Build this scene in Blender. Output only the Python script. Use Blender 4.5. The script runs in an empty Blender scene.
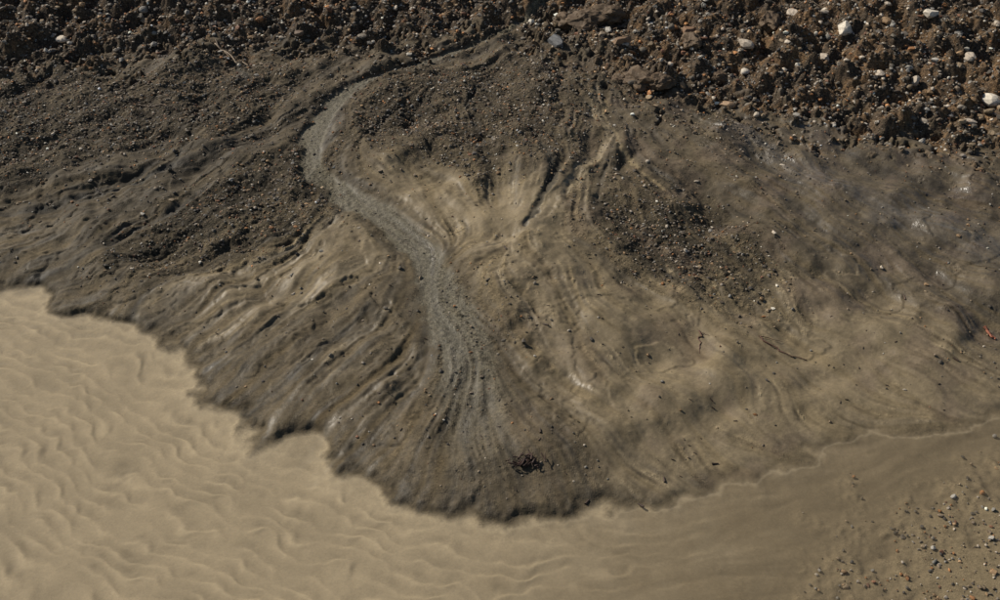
import bpy, math, numpy as np
from mathutils import Vector, Matrix, noise as mnoise
rng=np.random.default_rng(7)
f32=np.float32
scene=bpy.context.scene
# ---------------------------------------------------------------- survey (centimetres on the ground, x right, y away)
def L(s): return np.array([[float(c)/100 for c in q.split(',')] for q in s.split()])
SHORE=np.array([(-40,11.42),(-9,9.02),(-4.65,8.42),(-4.31,8.51),(-4.02,8.18),(-3.59,7.98),(-3.14,7.95),(-2.85,7.59),(-2.5,7.28),(-2.47,6.87),(-2.11,6.81),(-1.85,6.34),(-1.66,6.49),(-1.48,6.45),(-1.19,6.17),(-0.75,5.87),(-0.44,5.61),(0.14,5.59),(0.73,5.73),(1.49,5.85),(1.98,6.12),(2.77,6.51),(3.7,6.68),(4.08,6.84),(9,7.24),(40,8.84)])
BANK=np.array([(-40,13.41),(-6.02,12.41),(-4.28,12.71),(-2.72,12.92),(-0.98,12.86),(0,13.26),(0.74,12.92),(1.27,11.9),(2.5,11.53),(3.81,10.83),(5.34,10.55),(40,9.55)])
MAIN=L('58,1382 25,1339 -25,1293 -96,1247 -154,1214 -185,1174 -203,1116 -206,1055 -189,1007 -152,968 -108,928 -78,885 -62,830 -44,781 -30,734 -20,674 -15,610 -15,562')
SEC=L('75,1319 129,1216 102,1148 114,1085 105,1035 71,977 44,934 24,894 0,880 -37,859')
DK=L('35,1078 49,1035 58,1000 48,965 24,905')
R1=L('114,1150 122,1055 144,1005 167,976')
R2=L('258,1090 308,1023 368,963 428,918 485,880 700,800')
X2=L('-112,1035 -71,978 -29,925 19,890')
DL=L('-341,1093 -341,1043 -375,1007 -420,982')
TEAR=L('-325,1274 -301,1212')
G=[MAIN,SEC,DK,R2,X2]+[L(s) for s in '''-185,1174 -224,1127 -282,1069 -331,996 -398,938 -476,875
-189,1025 -244,974 -303,916 -360,871 -403,824
-174,987 -193,903 -241,844 -288,804
-96,903 -110,834 -158,780 -203,730 -242,691
-65,845 -79,776 -118,726 -162,681 -188,639
-50,800 -56,745 -85,695 -118,660 -140,640
-39,762 -44,674 -53,622 -59,574
-35,748 -8,686 23,632 44,566
-31,775 17,709 64,652 110,578
19,886 36,815 86,726 140,647 184,603
114,1085 144,1005 194,905 250,816 305,745 360,680
140,1198 228,1130 305,1050 368,963 478,850 650,760
158,1128 234,1035 300,930 370,826 425,752 480,690
-244,1270 -318,1250 -412,1205 -505,1120 -545,1085 -650,1040
-277,1170 -341,1093 -425,1040 -510,985 -650,930
58,900 110,815 172,737 225,655
-60,510 100,535 210,565 320,615 420,660 600,690
330,1390 320,1220 340,1100
-400,1400 -420,1290 -460,1180'''.split('\n')]
ZT=[L(s) for s in '''37,846 127,821 177,795 308,819 436,768 408,686 277,652 180,596 103,579 61,621 16,708
-413,839 -276,832 -255,774 -278,757 -314,797 -389,807
-138,1041 -71,978 0,945 60,968 106,1044 108,1007 59,933 76,886 19,855 -58,908 -99,945
-145,740 -82,700 -76,613 -124,627 -169,670
-230,889 -115,896 -91,832 -178,796 -251,801'''.split('\n')]
ZB=[L('-125,1030 -71,985 0,950 50,975 60,935 70,890 19,860 -58,900 -85,930')]
ZD=[L(s) for s in '''-80,803 -27,800 32,674 44,569 -44,566 -70,633
-251,712 -88,789 -75,724 -180,639
-581,1182 -228,1150 -185,988 -295,833 -473,868
60,968 200,957 290,819 177,788 91,826'''.split('\n')]
ZF=[L('-60,800 -10,790 60,690 125,585 40,550 -80,560 -190,630 -250,690 -150,740')]
ZG=[L(s) for s in '''-163,1191 -96,1235 72,1245 113,1148 86,1063 21,1027 30,969 -62,1015 -142,1081
-331,996 -205,1065 -172,969 -189,870 -266,876 -322,833 -367,864
70,968 143,990 217,940 281,863 260,805 169,802 93,856
-168,861 -123,873 -100,825 -135,806
-441,1227 -244,1270 -216,1149 -348,1073 -485,1095
161,1173 288,1112 316,1033 252,1030
-66,876 -28,858 53,797 34,757 -26,773 -15,590 -37,591 -52,761
-650,1280 -480,1260 -470,1000 -560,960 -650,980'''.split('\n')]
ZPEB=np.array([(1.8,4.0),(2.21,4.84),(2.5,5.18),(2.89,5.56),(3.76,5.96),(8,6.3),(8,4.0)])
ZWET=[L(s) for s in '''224,1130 389,1073 503,963 450,808 328,864'''.split('\n')]
# ---------------------------------------------------------------- grids and fields
X0,X1,Y0,Y1=-7.0,7.0,3.8,15.4
ST=0.012
xs=np.arange(X0,X1,ST).astype(f32); ys=np.arange(Y0,Y1,ST).astype(f32)
nx,ny=len(xs),len(ys)
XX,YY=np.meshgrid(xs,ys)
CS=0.05
cx=np.arange(X0-.3,X1+.3,CS); cy=np.arange(Y0-.3,Y1+.3,CS)
CX,CY=np.meshgrid(cx,cy)
fx=np.fft.rfftfreq(nx,ST)[None,:]; fy=np.fft.fftfreq(ny,ST)[:,None]
FR=np.sqrt(fx*fx+fy*fy).astype(f32)
def fnoise(scale,beta=1.8,seed=0):
    r=np.random.default_rng(seed).standard_normal((ny,nx)).astype(f32)
    a=(1+(FR*scale)**2)**(-beta/2)
    a=a*(1-np.exp(-(FR*scale)**2*4))
    n=np.fft.irfft2(np.fft.rfft2(r)*a,s=(ny,nx)).astype(f32)
    return n/n.std()
def blur(a,s):
    p=int(s*3)+2; b=np.pad(a,p,mode='edge')
    fxx=np.fft.rfftfreq(b.shape[1],1)[None,:]; fyy=np.fft.fftfreq(b.shape[0],1)[:,None]
    g=np.exp(-2*(np.pi*s)**2*(fxx**2+fyy**2))
    return np.fft.irfft2(np.fft.rfft2(b)*g,s=b.shape)[p:-p,p:-p].astype(f32)
def sampc(F,x,y):
    u=np.clip((x-cx[0])/CS,0,len(cx)-1.001); v=np.clip((y-cy[0])/CS,0,len(cy)-1.001)
    i=u.astype(np.int32); j=v.astype(np.int32); a=(u-i).astype(f32); b=(v-j).astype(f32)
    return (F[j,i]*(1-a)*(1-b)+F[j,i+1]*a*(1-b)+F[j+1,i]*(1-a)*b+F[j+1,i+1]*a*b).astype(f32)
def pip(poly,x,y):
    c=np.zeros(x.shape,bool);n=len(poly)
    for k in range(n):
        x1,y1=poly[k];x2,y2=poly[(k+1)%n]
        if y1==y2: continue
        c^=((y1>y)!=(y2>y))&(x<(x2-x1)*(y-y1)/(y2-y1)+x1)
    return c
def pdist(P,x,y,par=False):
    best=np.full(x.shape,1e9,f32); tt=np.zeros(x.shape,f32); n=len(P)-1
    for k in range(n):
        a=P[k].astype(f32);b=P[k+1].astype(f32);ab=b-a
        t=np.clip(((x-a[0])*ab[0]+(y-a[1])*ab[1])/(ab@ab),0,1)
        d=np.hypot(x-a[0]-t*ab[0],y-a[1]-t*ab[1])
        m=d<best; best=np.where(m,d,best)
        if par: tt=np.where(m,(k+t)/n,tt)
    return (best.astype(f32),tt) if par else best.astype(f32)
def smooth_line(P,it=1):
    for _ in range(it):
        Q=[P[0]]
        for a,b in zip(P[:-1],P[1:]): Q+= [a*.75+b*.25,a*.25+b*.75]
        Q.append(P[-1]); P=np.array(Q)
    return P
def ss(a,b,x):
    t=np.clip((x-a)/(b-a),0,1); return t*t*(3-2*t)
def sgn(Pl):
    d=pdist(Pl,CX,CY); c=pip(np.vstack([Pl,[[40,60],[-40,60]]]),CX,CY)
    return np.where(c,d,-d).astype(f32)
n_a=fnoise(0.6,2.4,1); n_b=fnoise(0.6,2.4,2); n_c=fnoise(0.15,2.4,3); n_d=fnoise(0.15,2.4,4)
dSc=sgn(SHORE); dRc=sgn(BANK)
WX=XX+0.045*n_a+0.004*n_c; WY=YY+0.045*n_b+0.004*n_d
dS=sampc(blur(dSc,1.5),WX,WY); dSb=sampc(blur(dSc,9),XX,YY)
WX2=XX+0.16*n_a+0.06*n_c; WY2=YY+0.16*n_b+0.06*n_d
dR=sampc(dRc,WX2,WY2); dRb=sampc(blur(dRc,6),XX,YY)
def zone(polys,s=2.5,w=1.0):
    m=np.zeros(CX.shape,f32)
    for p in polys: m=np.maximum(m,pip(p,CX,CY).astype(f32))
    m=blur(m,s)
    return sampc(m,XX+w*(0.16*n_a+0.06*n_c),YY+w*(0.16*n_b+0.06*n_d))
tan=zone(ZT,4); dark=zone(ZD,5); grav=zone(ZG,5); wetz=zone(ZWET,6); peb=zone([ZPEB],7); front=zone(ZF,5); basin=zone(ZB,3,.5)
# flow direction from guide streamlines
VX=np.zeros(CX.shape);VY=np.zeros(CX.shape)
for g in G:
    for a,b in zip(g[:-1],g[1:]):
        l=np.hypot(*(b-a)); ab=(b-a)
        t=np.clip(((CX-a[0])*ab[0]+(CY-a[1])*ab[1])/(ab@ab),0,1)
        d2=(CX-a[0]-t*ab[0])**2+(CY-a[1]-t*ab[1])**2
        w=1/(d2+0.02)**2
        VX+=w*ab[0]/l; VY+=w*ab[1]/l
M=np.hypot(VX,VY);VX/=M;VY/=M
VX=blur(VX,2);VY=blur(VY,2)
vx=sampc(VX,XX,YY);vy=sampc(VY,XX,YY)
ang=np.arctan2(vy,vx)+(0.24*fnoise(0.9,3,11)+0.04*fnoise(0.25,3,12))*(1-.5*front)
vx=np.cos(ang).astype(f32);vy=np.sin(ang).astype(f32)
VV=np.stack([vx.ravel(),vy.ravel()],-1)
II=np.arange(nx,dtype=f32)[None,:].repeat(ny,0);JJ=np.arange(ny,dtype=f32)[:,None].repeat(nx,1)
def lic(srcs,steps,h,both=True):
    acc=[s.copy() for s in srcs]; n=1
    for sgnv in ((1,-1) if both else (-1,)):
        px=II.copy();py=JJ.copy()
        idx=(JJ.astype(np.int32)*nx+II.astype(np.int32))
        for k in range(steps):
            v=VV[idx]
            px+=sgnv*h*v[...,0];py+=sgnv*h*v[...,1]
            i=np.clip(px+.5,0,nx-1).astype(np.int32);j=np.clip(py+.5,0,ny-1).astype(np.int32)
            idx=j*nx+i
            for q,s in enumerate(srcs): acc[q]+=s.ravel()[idx]
            n+=1
    return [blur(a/n,.7) for a in acc]
w1=rng.standard_normal((ny,nx)).astype(f32); w2=fnoise(0.05,3,21)
lf,lm=lic([w1,w2],22,1.4)
w3=fnoise(0.14,3,22);w4=fnoise(0.45,3,25)
tanN=tan+0.50*fnoise(0.25,2.4,23); gravN=grav+0.35*fnoise(0.3,2.2,24)
lc,lb,tanA,gravA=lic([w3,w4,tanN,gravN],30,2.6)
lf/=lf.std();lm/=lm.std();lc/=lc.std();lb/=lb.std()
pat=np.clip(0.55+0.6*fnoise(0.7,2.6,26)+.3*fnoise(.2,2.4,27),0.0,1.8)   # patchiness of the streaks
pat=np.maximum(pat,front*.95)
lm=lm*(0.25+0.75*pat);lf=lf*(0.25+0.75*pat);lc=lc*(.45+.55*pat)
tanA=ss(0.10,0.85,tanA+0.35*basin+0.06*lm+0.06*lc+0.06*n_c); gravA=ss(0.2,0.8,gravA+0.12*lm+.06*n_c)
# ---------------------------------------------------------------- height
land=ss(-0.03,0.05,dS)
rub=ss(-0.35,0.35,dR+0.16*n_c)
bankh=np.where(dRb>0,0.28*dRb*dRb/(np.maximum(dRb,0)+0.4),0)
bankh=np.minimum(bankh,1.5)
leftw=1-ss(0.3,1.6,XX)
steep=0.050*leftw+0.012
H=np.where(dS>0,steep*(1-np.exp(-np.maximum(dS,0)/0.09)),-0.050*(1-np.exp(np.minimum(dS,0)/0.25)))
H=H+0.08*np.maximum(dSb,0)*ss(0,0.4,dS)+bankh
macro=H.copy()
H=H+0.044*ss(0,1,peb)*(dS<0.1)
fan=land*(1-rub)
r3=fnoise(0.5,2.6,31); r4=fnoise(0.16,2.6,32); r5=fnoise(0.05,2.2,33)
r6=fnoise(0.9,3.2,34); r7=fnoise(0.28,2.8,35)
damp=ss(0,0.8,dS)
def chan(P,k=.02):
    return pdist(smooth_line(P),XX+k*n_c*.4+k*n_a,YY+k*n_d*.4+k*n_b,True)
dm,tm=chan(MAIN,.014)
wm=0.06+0.065*ss(0.15,0.4,tm)+0.03*ss(0.4,0.6,tm)+0.09*ss(0.62,0.9,tm)
wm=wm*(1+.10*n_a)
fade=1-ss(0.76,1.0,tm)
fadeh=1-ss(0.50,0.85,tm)
cm=(1-ss(0.72,1.2+.25*(1-fadeh),dm/wm+.06*lm*(1-fadeh)))*fade
hc=(1-ss(0.7,1.4,dm/wm))*fadeh
near=(1-ss(1.2,2.4,dm/wm))*fade
rill=-np.maximum(lc-0.5,0)-0.9*np.maximum(lb-0.5,0)
# successive depositional lobes: low steps following older fan margins
lobw=1-ss(0.2,1.4,XX)
s1=ss(-.035,.035,dS-(.42+.24*n_a+.03*n_c)); s2=ss(-.04,.04,dS-(1.05+.40*n_b+.04*n_d)); s3=ss(-.05,.05,dS-(1.9+.5*r6+.04*n_c))
e1=np.exp(-((dS-(.40+.24*n_a+.03*n_c))/.03)**2); e2=np.exp(-((dS-(1.03+.40*n_b+.04*n_d))/.035)**2)
H+=fan*(1-near)*(lobw*(0.012*s1+0.014*s2)+.006*(1-lobw)*s2*(1-.6*tanA)+0.012*s3)*(1-.5*front)
H+=fan*damp*(1-.85*near)*(0.030*r6+0.003*r7*(1-.8*tanA)+(0.014*lb+0.014*rill+0.0045*lc+(0.0010+.0012*front)*lm+0.0002*lf+0.010*n_a)*(1-0.65*tanA)*(1-.45*ss(1,3,XX)))
H+=fan*(0.0005+0.002*gravA)*r5+fan*gravA*0.005*r4
H+=rub*(0.05*r3+(0.009+0.004*ss(-1,2,XX))*r4+0.004*np.abs(r5))
H-=basin*.02*(1-cm)
H-=hc*0.032+cm*.004
H+=cm*0.0008*r5
H+=np.exp(-((dm/wm-1.7)/0.4)**2)*0.009*fadeh*(.6+.5*np.clip(n_c,-1,1))
ds,ts=chan(SEC); ws=0.05+0.04*ss(0.4,0.9,ts)
cs=(1-ss(0.5,1.3,ds/ws))*ss(0.1,0.35,ts)*(1-ss(0.85,1,ts))
H-=cs*0.014
dd,td=chan(DK); cd=(1-ss(0.5,1.3,dd/(0.02+0.035*np.sin(td*3.1))))
H-=cd*0.014
d1,t1=chan(R1); c1=(1-ss(0.4,1.4,d1/0.025))
d2,t2=chan(R2,.05); c2=(1-ss(0.1,2.2,d2/(0.06+0.2*t2)))*land
dx2,tx2=chan(X2); cx2=(1-ss(0.3,1.4,dx2/0.08))
dl,tl=chan(DL); cdl=(1-ss(0.4,1.3,dl/0.05))
dt_,tt_=chan(TEAR); ctr=(1-ss(0.5,1.2,dt_/(0.03+0.06*tt_)))
H-=(c1+cx2)*0.006+c2*0.003+cdl*0.02+ctr*0.02
# ripples on the submerged sand bed
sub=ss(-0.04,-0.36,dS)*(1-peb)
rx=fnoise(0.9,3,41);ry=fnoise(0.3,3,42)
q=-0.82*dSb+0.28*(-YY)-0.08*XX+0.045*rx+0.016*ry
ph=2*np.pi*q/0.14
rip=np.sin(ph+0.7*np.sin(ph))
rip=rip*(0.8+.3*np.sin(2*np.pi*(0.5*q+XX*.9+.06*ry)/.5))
ripm=sub*(1-0.85*ss(-0.3,2.0,XX+0.15*n_a))*np.clip(0.95+0.4*fnoise(0.45,2.6,43),0.2,1.4)
H+=ripm*0.0078*rip
H=H.astype(f32)
# ---------------------------------------------------------------- colour (albedo)
def C(*c): return np.array(c,f32)
def mix(a,b,t): return a*(1-t[...,None])+b*t[...,None]
mid=C(.110,.085,.051);drk=C(.040,.033,.022);tn=C(.200,.155,.090);chn=C(.142,.125,.085)
soil=C(.070,.052,.035);och=C(.150,.092,.047);bed=C(.385,.312,.200);bed2=C(.205,.160,.097)
col=np.broadcast_to(mid,(ny,nx,3)).copy()
dk=np.clip(0.24+0.34*dark+0.15*lm+0.20*lc-0.14*lb+0.40*gravA-0.4*tanA+0.06*lf+.10*r7+.08*s2-.1*s1,0,1)
col=mix(col,drk,dk)
col=mix(col,C(.095,.071,.039),front*0.6*np.clip(1-.4*lc-.3*lm,0,1.5))
col=mix(col,drk*.9,front*np.clip(.22*lm+.25*lc-.05,0,.6))
upper=ss(9.3,11.5,YY+0.3*n_a)
col=mix(col,C(.078,.062,.043),upper*0.4)
col=mix(col,tn,np.clip(tanA*(0.78+0.06*lm+.08*lc),0,1)*(1-.35*front))
col=mix(col,tn*1.12,basin*np.clip(.5+.2*lc+.1*lm,0,1)*(1-cm))
redd=ss(0.0,1.6,fnoise(0.8,2.4,51))*0.35
col=mix(col,C(.135,.098,.070),redd*ss(-1,2,XX))
col=mix(col,drk*.8,np.clip(e1*.35+e2*.3,0,1)*fan*(1-near)*lobw*(1-.5*front))
col=mix(col,tn*1.05,cs*0.8);col=mix(col,tn,cx2*0.5);col=mix(col,tn*1.1,c1*0.7)
col=mix(col,C(.045,.042,.033),cd*0.7);col=mix(col,C(.035,.033,.026),cdl*0.7)
col=mix(col,C(.15,.14,.125),c2*0.35*np.clip(.6+.5*lm,0,1))
bankd=np.exp(-((dm/wm-1.35)/0.35)**2)*fade
col=mix(col,drk*.75,bankd*(0.3+.35*fadeh)*np.clip(0.75+0.4*n_c,0,1))
chc=mix(np.broadcast_to(chn,(ny,nx,3)),C(.070,.060,.042),np.clip(0.35+0.15*lf+0.2*r5+.3*lm,0,1))
col=mix(col,chc,cm*0.92)
n_o=fnoise(0.5,2.0,52)
sc=mix(np.broadcast_to(soil,(ny,nx,3)),och,np.clip(ss(0.0,1.8,n_o+0.4*r5+0.7*ss(0,4,XX)),0,1)*0.8)
sc=mix(sc,C(.04,.032,.024),ss(0.3,1.6,r4-0.2*XX/5)*0.5)
col=mix(col,sc,rub*(1-cm))
col=mix(col,C(.06,.055,.045),ctr*0.8)
under=np.clip(1-ss(-0.11,-0.01,dS),0,1)
bx=ss(-0.8,2.2,XX-0.15*(YY-5)+0.25*n_a)
bc=mix(np.broadcast_to(bed,(ny,nx,3)),bed2,bx)
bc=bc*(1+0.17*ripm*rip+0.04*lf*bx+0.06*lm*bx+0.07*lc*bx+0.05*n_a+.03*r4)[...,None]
bc=mix(bc,tn*1.0,peb*.8)
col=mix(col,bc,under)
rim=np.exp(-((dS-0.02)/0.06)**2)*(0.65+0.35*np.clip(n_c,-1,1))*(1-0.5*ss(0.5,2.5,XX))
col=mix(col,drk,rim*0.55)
rim2=np.exp(-((dS-0.17-0.03*n_a)/0.045)**2)*ss(0.3,1.2,XX)
col=mix(col,tn*1.25,rim2*0.35)
rim3=np.exp(-((dS+0.10+.01*n_a)/0.014)**2)
col=mix(col,bed*1.15,rim3*.5)
lum=1+fan*(0.08*lf+0.08*lm+.05*lb)*(1-.45*tanA)+0.07*r5*(0.4+rub)*(1-under)+0.04*w1*(1-.7*under)
col=np.clip(col*lum[...,None],0.008,0.8).astype(f32)
wet=np.clip(0.16*fan+0.6*wetz*np.clip(0.5+0.6*lm+.3*lc,0,1.2)+0.2*cm+0.5*cs+0.8*c2+0.3*tanA*np.clip(.5+.5*lc,0,1)+0.10*lc*fan+.4*ss(2,4,XX)*fan*np.clip(.5+.5*lc+.3*lm,0,1.4)+.1*front-0.4*gravA-0.6*rub,0,1)
grain=np.clip(0.30+0.9*gravA+rub+0.3*cm-0.30*tanA+.1*n_c,0.07,1)*(1-0.8*under*(1-peb))
# ---------------------------------------------------------------- mesh helpers
def outer(n,s0,r,maxd):
    o=[];d=0
    for k in range(n):
        s0*=r; d+=s0; o.append(d)
    o=np.array(o); return o*maxd/o[-1]
NP_=26
oo=outer(NP_,0.02,1.38,160)
def ext(a): return np.concatenate([a[0]-oo[::-1],a,a[-1]+oo]).astype(f32)
def grid_mesh(name,xs,ys,Z,attrs,mat):
    n,m=len(xs),len(ys)
    gx,gy=np.meshgrid(xs,ys)
    co=np.stack([gx,gy,Z],-1).reshape(-1,3).astype(f32)
    idx=np.arange(n*m,dtype=np.int32).reshape(m,n)
    q=np.stack([idx[:-1,:-1],idx[:-1,1:],idx[1:,1:],idx[1:,:-1]],-1).reshape(-1)
    me=bpy.data.meshes.new(name); nf=len(q)//4
    me.vertices.add(len(co));me.vertices.foreach_set('co',co.ravel())
    me.loops.add(len(q));me.loops.foreach_set('vertex_index',q)
    me.polygons.add(nf);me.polygons.foreach_set('loop_start',np.arange(0,len(q),4,dtype=np.int32))
    me.polygons.foreach_set('use_smooth',np.ones(nf,bool))
    me.update(calc_edges=True)
    for k,v in attrs.items():
        if v.ndim==3:
            a=me.attributes.new(k,'FLOAT_COLOR','POINT')
            c=np.ones((v.shape[0]*v.shape[1],4),f32);c[:,:3]=v.reshape(-1,3);a.data.foreach_set('color',c.ravel())
        else:
            a=me.attributes.new(k,'FLOAT','POINT');a.data.foreach_set('value',v.astype(f32).ravel())
    me.materials.append(mat)
    ob=bpy.data.objects.new(name,me);scene.collection.objects.link(ob);return ob
class NT:
    def __init__(s,name):
        s.m=bpy.data.materials.new(name);s.m.use_nodes=True;s.t=s.m.node_tree;s.t.nodes.clear()
        s.out=s.n('ShaderNodeOutputMaterial')
    def n(s,ty,**k):
        x=s.t.nodes.new(ty)
        for a,b in k.items(): setattr(x,a,b)
        return x
    def l(s,a,b): s.t.links.new(a,b)
    def math(s,op,a,b=None,clamp=False):
        x=s.n('ShaderNodeMath',operation=op,use_clamp=clamp)
        for i,v in enumerate((a,b)):
            if v is None: continue
            if isinstance(v,(int,float)): x.inputs[i].default_value=v
            else: s.l(v,x.inputs[i])
        return x.outputs[0]
    def noise(s,vec,scale,det=4,rough=.6):
        x=s.n('ShaderNodeTexNoise');x.inputs['Scale'].default_value=scale;x.inputs['Detail'].default_value=det;x.inputs['Roughness'].default_value=rough
        s.l(vec,x.inputs['Vector']);return x.outputs['Fac']
# ground material
g=NT('wet_silt_and_gravel')
tc=g.n('ShaderNodeTexCoord').outputs['Object']
ac=g.n('ShaderNodeAttribute',attribute_name='alb');aw=g.n('ShaderNodeAttribute',attribute_name='wet');ag=g.n('ShaderNodeAttribute',attribute_name='grain')
b=g.n('ShaderNodeBsdfPrincipled')
n1=g.noise(tc,60,3,.7)
vo=g.n('ShaderNodeTexVoronoi');vo.inputs['Scale'].default_value=75;g.l(tc,vo.inputs['Vector'])
vsep=g.n('ShaderNodeSeparateColor');g.l(vo.outputs['Color'],vsep.inputs[0])
k=g.math('MULTIPLY',g.math('SUBTRACT',n1,.5),1.2)
vs=g.math('MULTIPLY',g.math('SUBTRACT',vsep.outputs[0],.5),.9)
k=g.math('ADD',k,vs)
k=g.math('MULTIPLY',k,g.math('ADD',g.math('MULTIPLY',ag.outputs['Fac'],1.1),.10))
k=g.math('ADD',k,1.0)
mx=g.n('ShaderNodeVectorMath',operation='SCALE');g.l(ac.outputs['Color'],mx.inputs[0]);g.l(k,mx.inputs['Scale'])
g.l(mx.outputs[0],b.inputs['Base Color'])
r=g.math('SUBTRACT',.9,g.math('MULTIPLY',aw.outputs['Fac'],.6))
g.l(r,b.inputs['Roughness'])
g.l(g.math('ADD',g.math('MULTIPLY',aw.outputs['Fac'],.5),.15),b.inputs['Specular IOR Level'])
bp=g.n('ShaderNodeBump');bp.inputs['Distance'].default_value=.02
hh=g.math('ADD',g.math('MULTIPLY',n1,.6),g.math('MULTIPLY',vo.outputs['Distance'],.5))
hh=g.math('MULTIPLY',hh,g.math('ADD',g.math('MULTIPLY',ag.outputs['Fac'],.9),.04))
g.l(hh,bp.inputs['Height']);bp.inputs['Strength'].default_value=.6
g.l(bp.outputs[0],b.inputs['Normal']);g.l(b.outputs[0],g.out.inputs[0])
# assemble ground
def padr(a): 
    p=((NP_,NP_),(NP_,NP_))+(((0,0),) if a.ndim==3 else ())
    return np.pad(a,p,mode='reflect')
macro=macro.astype(f32)
Zp=np.pad(macro,NP_,mode='edge')+padr(H-macro)
exs,eys=ext(xs),ext(ys)
grid_mesh('ground',exs,eys,Zp,{'alb':padr(col),'wet':padr(wet),'grain':padr(grain)},g.m)
# ---------------------------------------------------------------- water
w=NT('turbid_water')
tc=w.n('ShaderNodeTexCoord').outputs['Object']
ad=w.n('ShaderNodeAttribute',attribute_name='depth');am=w.n('ShaderNodeAttribute',attribute_name='murk')
op=w.math('SUBTRACT',1.0,w.math('EXPONENT',w.math('MULTIPLY',ad.outputs['Fac'],-22.0)))
op=w.math('MULTIPLY',op,.5)
di=w.n('ShaderNodeBsdfDiffuse');w.l(am.outputs['Color'],di.inputs['Color'])
tr=w.n('ShaderNodeBsdfTransparent');mm=w.n('ShaderNodeMixShader');w.l(op,mm.inputs[0]);w.l(tr.outputs[0],mm.inputs[1]);w.l(di.outputs[0],mm.inputs[2])
gl=w.n('ShaderNodeBsdfGlossy');gl.inputs['Roughness'].default_value=.15
mp=w.n('ShaderNodeMapping');mp.inputs['Scale'].default_value=(1,2.2,1);mp.inputs['Rotation'].default_value=(0,0,.5);w.l(tc,mp.inputs[0])
bp=w.n('ShaderNodeBump');bp.inputs['Distance'].default_value=.01;bp.inputs['Strength'].default_value=.35
w.l(w.math('ADD',w.noise(mp.outputs[0],7,2,.5),w.math('MULTIPLY',w.noise(tc,28,1,.5),.15)),bp.inputs['Height'])
# Schlick reflectance of a thin water film (same from above and below)
lw=w.n('ShaderNodeLayerWeight');lw.inputs['Blend'].default_value=.5
w.l(bp.outputs[0],gl.inputs['Normal']);w.l(bp.outputs[0],lw.inputs['Normal'])
fr=w.math('ADD',w.math('MULTIPLY',w.math('POWER',lw.outputs['Facing'],5.0),.98),.025)
fm=w.n('ShaderNodeMixShader')
w.l(w.math('MULTIPLY',fr,w.math('MULTIPLY',ad.outputs['Fac'],60.0,True)),fm.inputs[0])
w.l(mm.outputs[0],fm.inputs[1]);w.l(gl.outputs[0],fm.inputs[2]);w.l(fm.outputs[0],w.out.inputs[0])
sl=slice(None,None,2)
wxs,wys=xs[sl],ys[sl]
dep=np.maximum(-H,0)[sl,sl]
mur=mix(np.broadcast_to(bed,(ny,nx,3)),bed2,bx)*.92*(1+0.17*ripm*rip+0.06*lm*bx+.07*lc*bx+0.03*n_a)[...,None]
dep2=np.pad(dep,NP_,mode='reflect');mur2=np.pad(mur[sl,sl].astype(f32),((NP_,NP_),(NP_,NP_),(0,0)),mode='reflect')
wz=0.003*(ripm*rip)[sl,sl]
grid_mesh('water',ext(wxs),ext(wys),np.pad(wz,NP_,mode='reflect'),{'depth':dep2,'murk':mur2},w.m)
# ---------------------------------------------------------------- stones
def look(F,x,y):
    i=np.clip(((x-X0)/ST).astype(int),0,nx-1);j=np.clip(((y-Y0)/ST).astype(int),0,ny-1);return F[j,i]
def hgt(x,y): return look(H,x,y)
import bmesh
def ico(s):
    bm=bmesh.new();bmesh.ops.create_icosphere(bm,subdivisions=s,radius=1)
    v=np.array([q.co[:] for q in bm.verts]);fc=np.array([[a.index for a in q.verts] for q in bm.faces]);bm.free();return v,fc
def tri_mesh(name,co,fc,colr,mat,smooth=False):
    me=bpy.data.meshes.new(name);fc=fc.astype(np.int32)
    me.vertices.add(len(co));me.vertices.foreach_set('co',co.astype(f32).ravel())
    me.loops.add(fc.size);me.loops.foreach_set('vertex_index',fc.ravel())
    me.polygons.add(len(fc));me.polygons.foreach_set('loop_start',np.arange(0,fc.size,fc.shape[1],dtype=np.int32))
    me.polygons.foreach_set('use_smooth',np.full(len(fc),smooth))
    me.update(calc_edges=True)
    a=me.attributes.new('alb','FLOAT_COLOR','POINT');c=np.ones((len(co),4),f32);c[:,:3]=colr;a.data.foreach_set('color',c.ravel())
    me.materials.append(mat);ob=bpy.data.objects.new(name,me);scene.collection.objects.link(ob);return ob
st=NT('stone')
b=st.n('ShaderNodeBsdfPrincipled');a=st.n('ShaderNodeAttribute',attribute_name='alb')
tc=st.n('ShaderNodeTexCoord').outputs['Object'];nn=st.noise(tc,60,3,.7)
v=st.n('ShaderNodeVectorMath',operation='SCALE');st.l(a.outputs['Color'],v.inputs[0]);st.l(st.math('ADD',st.math('MULTIPLY',nn,1.0),.5),v.inputs['Scale'])
st.l(v.outputs[0],b.inputs['Base Color']);b.inputs['Roughness'].default_value=.75;b.inputs['Specular IOR Level'].default_value=.3
st.l(b.outputs[0],st.out.inputs[0])
PAL=np.array([(.10,.085,.065),(.07,.058,.045),(.13,.10,.07),(.16,.12,.075),(.20,.13,.07),(.23,.11,.045),(.12,.06,.035),(.19,.175,.15),(.30,.255,.20),(.5,.46,.38),(.05,.044,.038)])
PW=np.array([.2,.15,.16,.12,.09,.06,.05,.08,.07,.02,.08]);PW/=PW.sum()
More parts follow.
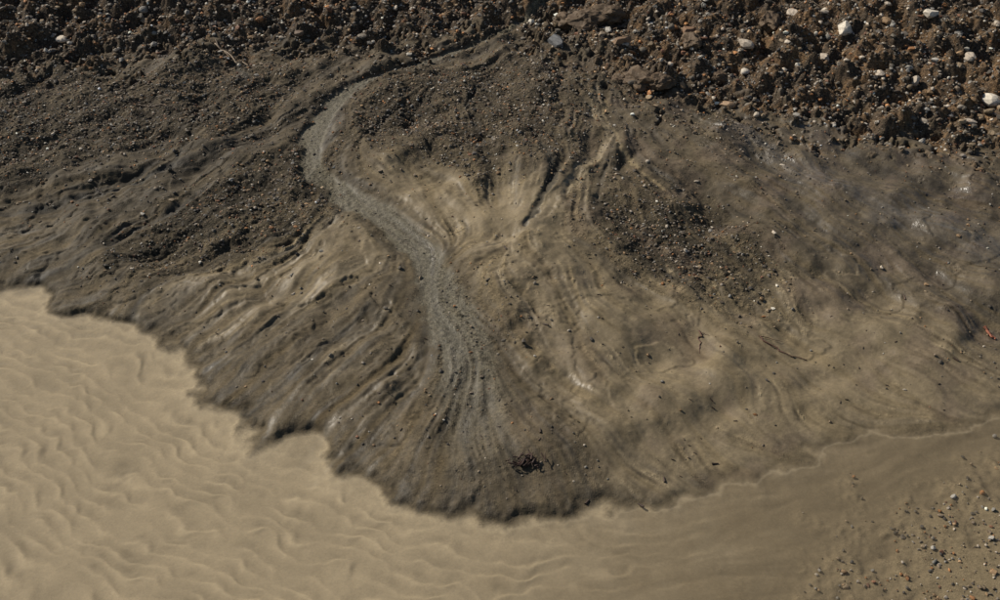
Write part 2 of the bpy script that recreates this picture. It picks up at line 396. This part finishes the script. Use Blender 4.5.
def stones(name,x,y,rad,sub,embed=.3,pal=PW,bright=1.0):
    n=len(x);v,fc=ico(sub);k=len(v)
    sc=np.stack([rng.uniform(.75,1.35,n),rng.uniform(.65,1.1,n),rng.uniform(.45,.8,n)],-1)*rad[:,None]
    jit=1+rng.normal(0,.12 if sub==1 else .04,(n,k,1))
    p=v[None]*jit
    for _ in range(4):
        nn_=rng.standard_normal((n,1,3));nn_/=np.linalg.norm(nn_,axis=-1,keepdims=True)
        dd_=np.maximum((p*nn_).sum(-1,keepdims=True)-.6,0);p=p-dd_*nn_
    p=p*sc[:,None]
    th=rng.uniform(0,6.283,n);ti=rng.normal(0,.3,n)
    c,s=np.cos(th)[:,None],np.sin(th)[:,None]
    ct,si=np.cos(ti)[:,None],np.sin(ti)[:,None]
    px,py,pz=p[...,0],p[...,1],p[...,2]
    py,pz=py*ct-pz*si,py*si+pz*ct
    px,py=px*c-py*s,px*s+py*c
    P=np.stack([px+x[:,None],py+y[:,None],pz+(hgt(x,y)+sc[:,2]*(1-2*embed))[:,None]],-1).reshape(-1,3)
    F=(fc[None]+(np.arange(n)*k)[:,None,None]).reshape(-1,3)
    cc=PAL[rng.choice(len(PAL),n,p=pal)]*rng.lognormal(0,.25,(n,1))*bright
    return tri_mesh(name,P,F,np.repeat(np.clip(cc,0,.75),k,0),st.m,False)
def scatter(N,dens,x0=-6.9,x1=6.9,y0=4,y1=15.2,mx=None):
    x=rng.uniform(x0,x1,N);y=rng.uniform(y0,y1,N);k=rng.random(N)<look(dens,x,y);x,y=x[k],y[k]
    return (x,y) if mx is None else (x[:mx],y[:mx])
clus=np.clip(0.55+0.45*fnoise(0.15,2.0,61),0.05,1)
view=(np.abs(XX)<1.5+0.42*YY)
dg=np.clip((gravA**1.3*0.85*(0.3+0.7*clus)+0.02+0.4*upper*clus**2*(1-.7*ss(2,3.5,XX)))*fan*(1-cm*.7)*(1-.7*tanA),0,1)*(dS>0.1)*view
x,y=scatter(280000,dg,mx=62000);print('fan gravel',len(x))
stones('gravel',x,y,np.clip(rng.lognormal(math.log(.0092),.42,len(x)),.004,.028),1,bright=1.2)
dr_=np.clip(rub*(0.35+0.65*clus),0,1)*(1-cm)*view
x,y=scatter(180000,dr_,mx=50000);print('rub gravel',len(x))
PB=PW.copy();PB[7:10]*=1.7;PB[4:6]*=1.2;PB/=PB.sum()
stones('bank_gravel',x,y,np.clip(rng.lognormal(math.log(.0125),.5,len(x)),.006,.05),1,.22,PB,1.4)
x,y=scatter(5000,rub*view*0.5*(.4+.6*ss(-1,2,XX)),mx=650)
PR=PW.copy();PR[7:10]*=1.8;PR/=PR.sum()
stones('rubble',x,y,np.clip(rng.lognormal(math.log(.033),.35,len(x)),.02,.08),2,.25,PR,1.25)
PP=PW.copy();PP[7:10]*=2.2;PP[4:6]*=1.8;PP/=PP.sum()
x,y=scatter(22000,np.clip(peb**2*0.45*(0.1+.9*clus**2),0,1),1.8,5,4,6.6)
stones('shore_pebbles',x,y,np.clip(rng.lognormal(math.log(.010),.42,len(x)),.004,.024),2,.1,PP,1.25)
# individual boulders: x, y, radius, albedo
cream=(.55,.49,.40);lt=(.44,.37,.29);gry=(.13,.13,.13)
RK=[(4.09,12.56,.12,cream),(5.1,12.64,.10,cream),(2.86,12.07,.07,cream),(3.79,12.16,.08,lt),(5.47,11.38,.11,cream),(5.39,11.91,.08,lt),(2.57,11.47,.08,(.3,.2,.12)),(0.68,12.77,.12,gry),(2.91,12.46,.10,lt),(3.93,12.94,.06,cream),(1.45,12.65,.10,(.2,.13,.08)),(5.16,11.01,.06,lt),(1.71,11.62,.05,(.3,.22,.13)),(2.29,12.76,.10,(.2,.12,.07)),(3.55,12.93,.08,lt),(-2.5,13.13,.07,(.14,.1,.07)),(-2.02,13.37,.08,(.15,.11,.08)),(4.34,11.77,.06,lt)]
v3,f3=ico(4)
def boulder(name,x,y,r,colr,flat=.65,cut=.62,nz=0.03,lump=0.):
    p=v3.copy()
    for _ in range(10):
        n_=rng.standard_normal(3);n_/=np.linalg.norm(n_)
        p-=np.maximum(p@n_-cut,0)[:,None]*n_
    o=Vector(rng.uniform(0,50,3))
    dsp=np.array([mnoise.fractal(Vector(q)*(1.6 if lump else 3)+o,.9,2.1,6) for q in p])
    p*=1+(nz+lump)*dsp[:,None]
    a=rng.uniform(0,6.28);c,s=math.cos(a),math.sin(a)
    p=p*np.array([1.3,.9,flat])*r
    p=np.stack([p[:,0]*c-p[:,1]*s+x,p[:,0]*s+p[:,1]*c+y,p[:,2]+float(hgt(np.array([x]),np.array([y]))[0])+r*flat*.3],-1)
    cc=np.array(colr)*(1+.3*dsp[:,None]+rng.normal(0,.08,(len(p),1)))
    return tri_mesh(name,p,f3,np.clip(cc,.01,.8),st.m,False)
for q in RK: boulder('rock',*q)
for (x,y,r) in [(1.62,11.9,.19),(1.85,11.8,.13),(1.4,12.0,.14),(1.06,13.22,.2),(1.35,13.3,.18),(.85,13.3,.14),(2.27,12.51,.13),(3.26,12.84,.15),(2.56,11.98,.1)]:
    boulder('soil_clod',x,y,r,(.11,.075,.045),.7,.8,0,.35)
# ---------------------------------------------------------------- twigs, roots, debris
wd=NT('weathered_wood')
b=wd.n('ShaderNodeBsdfPrincipled');a=wd.n('ShaderNodeAttribute',attribute_name='alb');nn=wd.noise(wd.n('ShaderNodeTexCoord').outputs['Object'],90,4,.6)
v=wd.n('ShaderNodeVectorMath',operation='SCALE');wd.l(a.outputs['Color'],v.inputs[0]);wd.l(wd.math('ADD',nn,.5),v.inputs['Scale']);wd.l(v.outputs[0],b.inputs['Base Color']);b.inputs['Roughness'].default_value=.7;wd.l(b.outputs[0],wd.out.inputs[0])
def tubes(name,paths,colr):
    V=[];Fc=[];Cc=[];o=0
    for P,r0,r1 in paths:
        P=np.array(P);n=len(P);T=np.gradient(P,axis=0);T/=np.linalg.norm(T,axis=1,keepdims=True)+1e-9
        U=np.cross(T,[0.13,.2,1]);U/=np.linalg.norm(U,axis=1,keepdims=True)+1e-9;W=np.cross(T,U)
        rr=np.linspace(r0,r1,n);K=5
        cj=np.array(colr)*rng.lognormal(0,.3)
        for i in range(n):
            for k in range(K):
                a=2*math.pi*k/K;V.append(P[i]+rr[i]*(math.cos(a)*U[i]+math.sin(a)*W[i]));Cc.append(cj)
        for i in range(n-1):
            for k in range(K): Fc.append([o+i*K+k,o+i*K+(k+1)%K,o+(i+1)*K+(k+1)%K,o+(i+1)*K+k])
        o+=n*K
    return tri_mesh(name,np.array(V),np.array(Fc),np.clip(np.array(Cc),0,.7),wd.m,True)
def lay(pts,lift=.01,wob=.01,n=10):
    pts=np.array(pts,float);s=np.linspace(0,len(pts)-1,n)
    x=np.interp(s,range(len(pts)),pts[:,0]);y=np.interp(s,range(len(pts)),pts[:,1])
    x=x+rng.normal(0,wob,n);y=y+rng.normal(0,wob,n)
    return np.stack([x,y,np.maximum(hgt(x,y),0)+lift],-1)
for pts,r,c in [([(2.17,12.77),(2.6,13.12)],.012,(.2,.14,.09)),([(-4.25,11.63),(-3.64,11.46)],.010,(.16,.11,.07)),([(-3.54,13.02),(-3.02,12.48)],.012,(.2,.15,.1)),([(2.24,7.57),(2.42,7.39),(2.61,7.35)],.007,(.07,.03,.018)),([(1.73,7.62),(1.71,7.36)],.006,(.07,.03,.018)),([(4.26,7.79),(4.31,7.62)],.014,(.12,.04,.02)),([(1.49,13.17),(1.74,13.26)],.012,(.2,.15,.1)),([(-4.2,9.99),(-4.02,9.81)],.008,(.05,.035,.025)),([(4.6,12.95),(5.3,13.2)],.012,(.22,.16,.11)),([(3.6,13.2),(4.1,13.0)],.010,(.2,.15,.1))]:
    ps=[(lay(pts,r,.012),r,r*.4)]
    m=lay([pts[0],(np.array(pts[0])+np.array(pts[-1]))/2+rng.normal(0,.06,2)],r*1.5,.008,6);ps.append((m,r*.6,r*.2))
    tubes('twig',ps,c)
ps=[]
for _ in range(420):
    cxx,cyy,sx,sy=[(4.9,13.3,1.2,.35),(1.3,13.3,.5,.25),(1.62,11.95,.25,.12),(3.2,12.9,.5,.2),(2.3,12.6,.3,.2)][rng.choice(5,p=[.5,.2,.08,.12,.1])]
    x=rng.normal(cxx,sx);y=rng.normal(cyy,sy);a=rng.uniform(0,6.28);l=rng.uniform(.06,.28)
    n=6;aa=a+np.cumsum(rng.normal(0,.35,n));X=x+np.cumsum(np.cos(aa))*l/n;Y=y+np.cumsum(np.sin(aa))*l/n
    Z=hgt(X,Y)+.01+np.abs(rng.normal(0,.03))*np.sin(np.linspace(0,3.1,n))
    ps.append((np.stack([X,Y,Z],-1),.004,.0015))
tubes('root_mat',ps,(.13,.09,.055))
ps=[]
for _ in range(42):
    x=.19+rng.normal(0,.055);y=6.04+rng.normal(0,.024);a=rng.normal(0,.8);l=rng.uniform(.03,.10)
    s=np.linspace(-.5,.5,5)*l;X=x+s*math.cos(a);Y=y+s*math.sin(a)+rng.normal(0,.004,5);Z=np.maximum(hgt(X,Y),0)+rng.uniform(.006,.045)+rng.normal(0,.003,5)
    ps.append((np.stack([X,Y,Z],-1),rng.uniform(.005,.010),.002))
tubes('driftwood_debris',ps,(.045,.022,.014))
ps=[]
SP=[(0.64,5.73),(1.64,6.12),(1.23,5.94),(3.66,8.14),(3.85,7.3),(1.03,5.7),(0.31,6.31),(0.05,8.64),(0.39,7.57)]
for _ in range(260):
    x=rng.uniform(-1,5);y=rng.uniform(5.8,10.5)
    if look(dS,np.array([x]),np.array([y]))[0]>.05: SP.append((x,y))
for i,(x,y) in enumerate(SP):
    a=rng.uniform(0,3.1);l=.05 if i<9 else rng.uniform(.008,.03)
    s=np.linspace(-.5,.5,3)*l;X=x+s*math.cos(a);Y=y+s*math.sin(a);Z=np.maximum(hgt(X,Y),0)+.004
    ps.append((np.stack([X,Y,Z],-1),l*.2,l*.12))
tubes('bark_litter',ps,(.045,.026,.016))
# ---------------------------------------------------------------- light, world, camera
el,az=math.radians(37),math.radians(-58)
wr=bpy.data.worlds.new('World');scene.world=wr;wr.use_nodes=True;nt=wr.node_tree
sk=nt.nodes.new('ShaderNodeTexSky');sk.sky_type='NISHITA';sk.sun_disc=False;sk.sun_elevation=el;sk.sun_rotation=az
bg=nt.nodes['Background'];nt.links.new(sk.outputs[0],bg.inputs[0]);bg.inputs[1].default_value=.06
sd=Vector((math.sin(az)*math.cos(el),math.cos(az)*math.cos(el),math.sin(el)))
lm_=bpy.data.lights.new('sun','SUN');lm_.energy=5.0;lm_.angle=math.radians(.5);lm_.color=(1,.93,.82)
so=bpy.data.objects.new('sun',lm_);so.rotation_euler=sd.to_track_quat('Z','Y').to_euler();so.location=sd*30;scene.collection.objects.link(so)
cam=bpy.data.cameras.new('camera');cam.lens=40;cam.sensor_width=36;cam.clip_end=500
co=bpy.data.objects.new('camera',cam);co.location=(0,0,6);co.rotation_euler=(math.radians(54),0,0);scene.collection.objects.link(co);scene.camera=co
scene.view_settings.view_transform='Standard';scene.view_settings.look='None';scene.view_settings.exposure=0
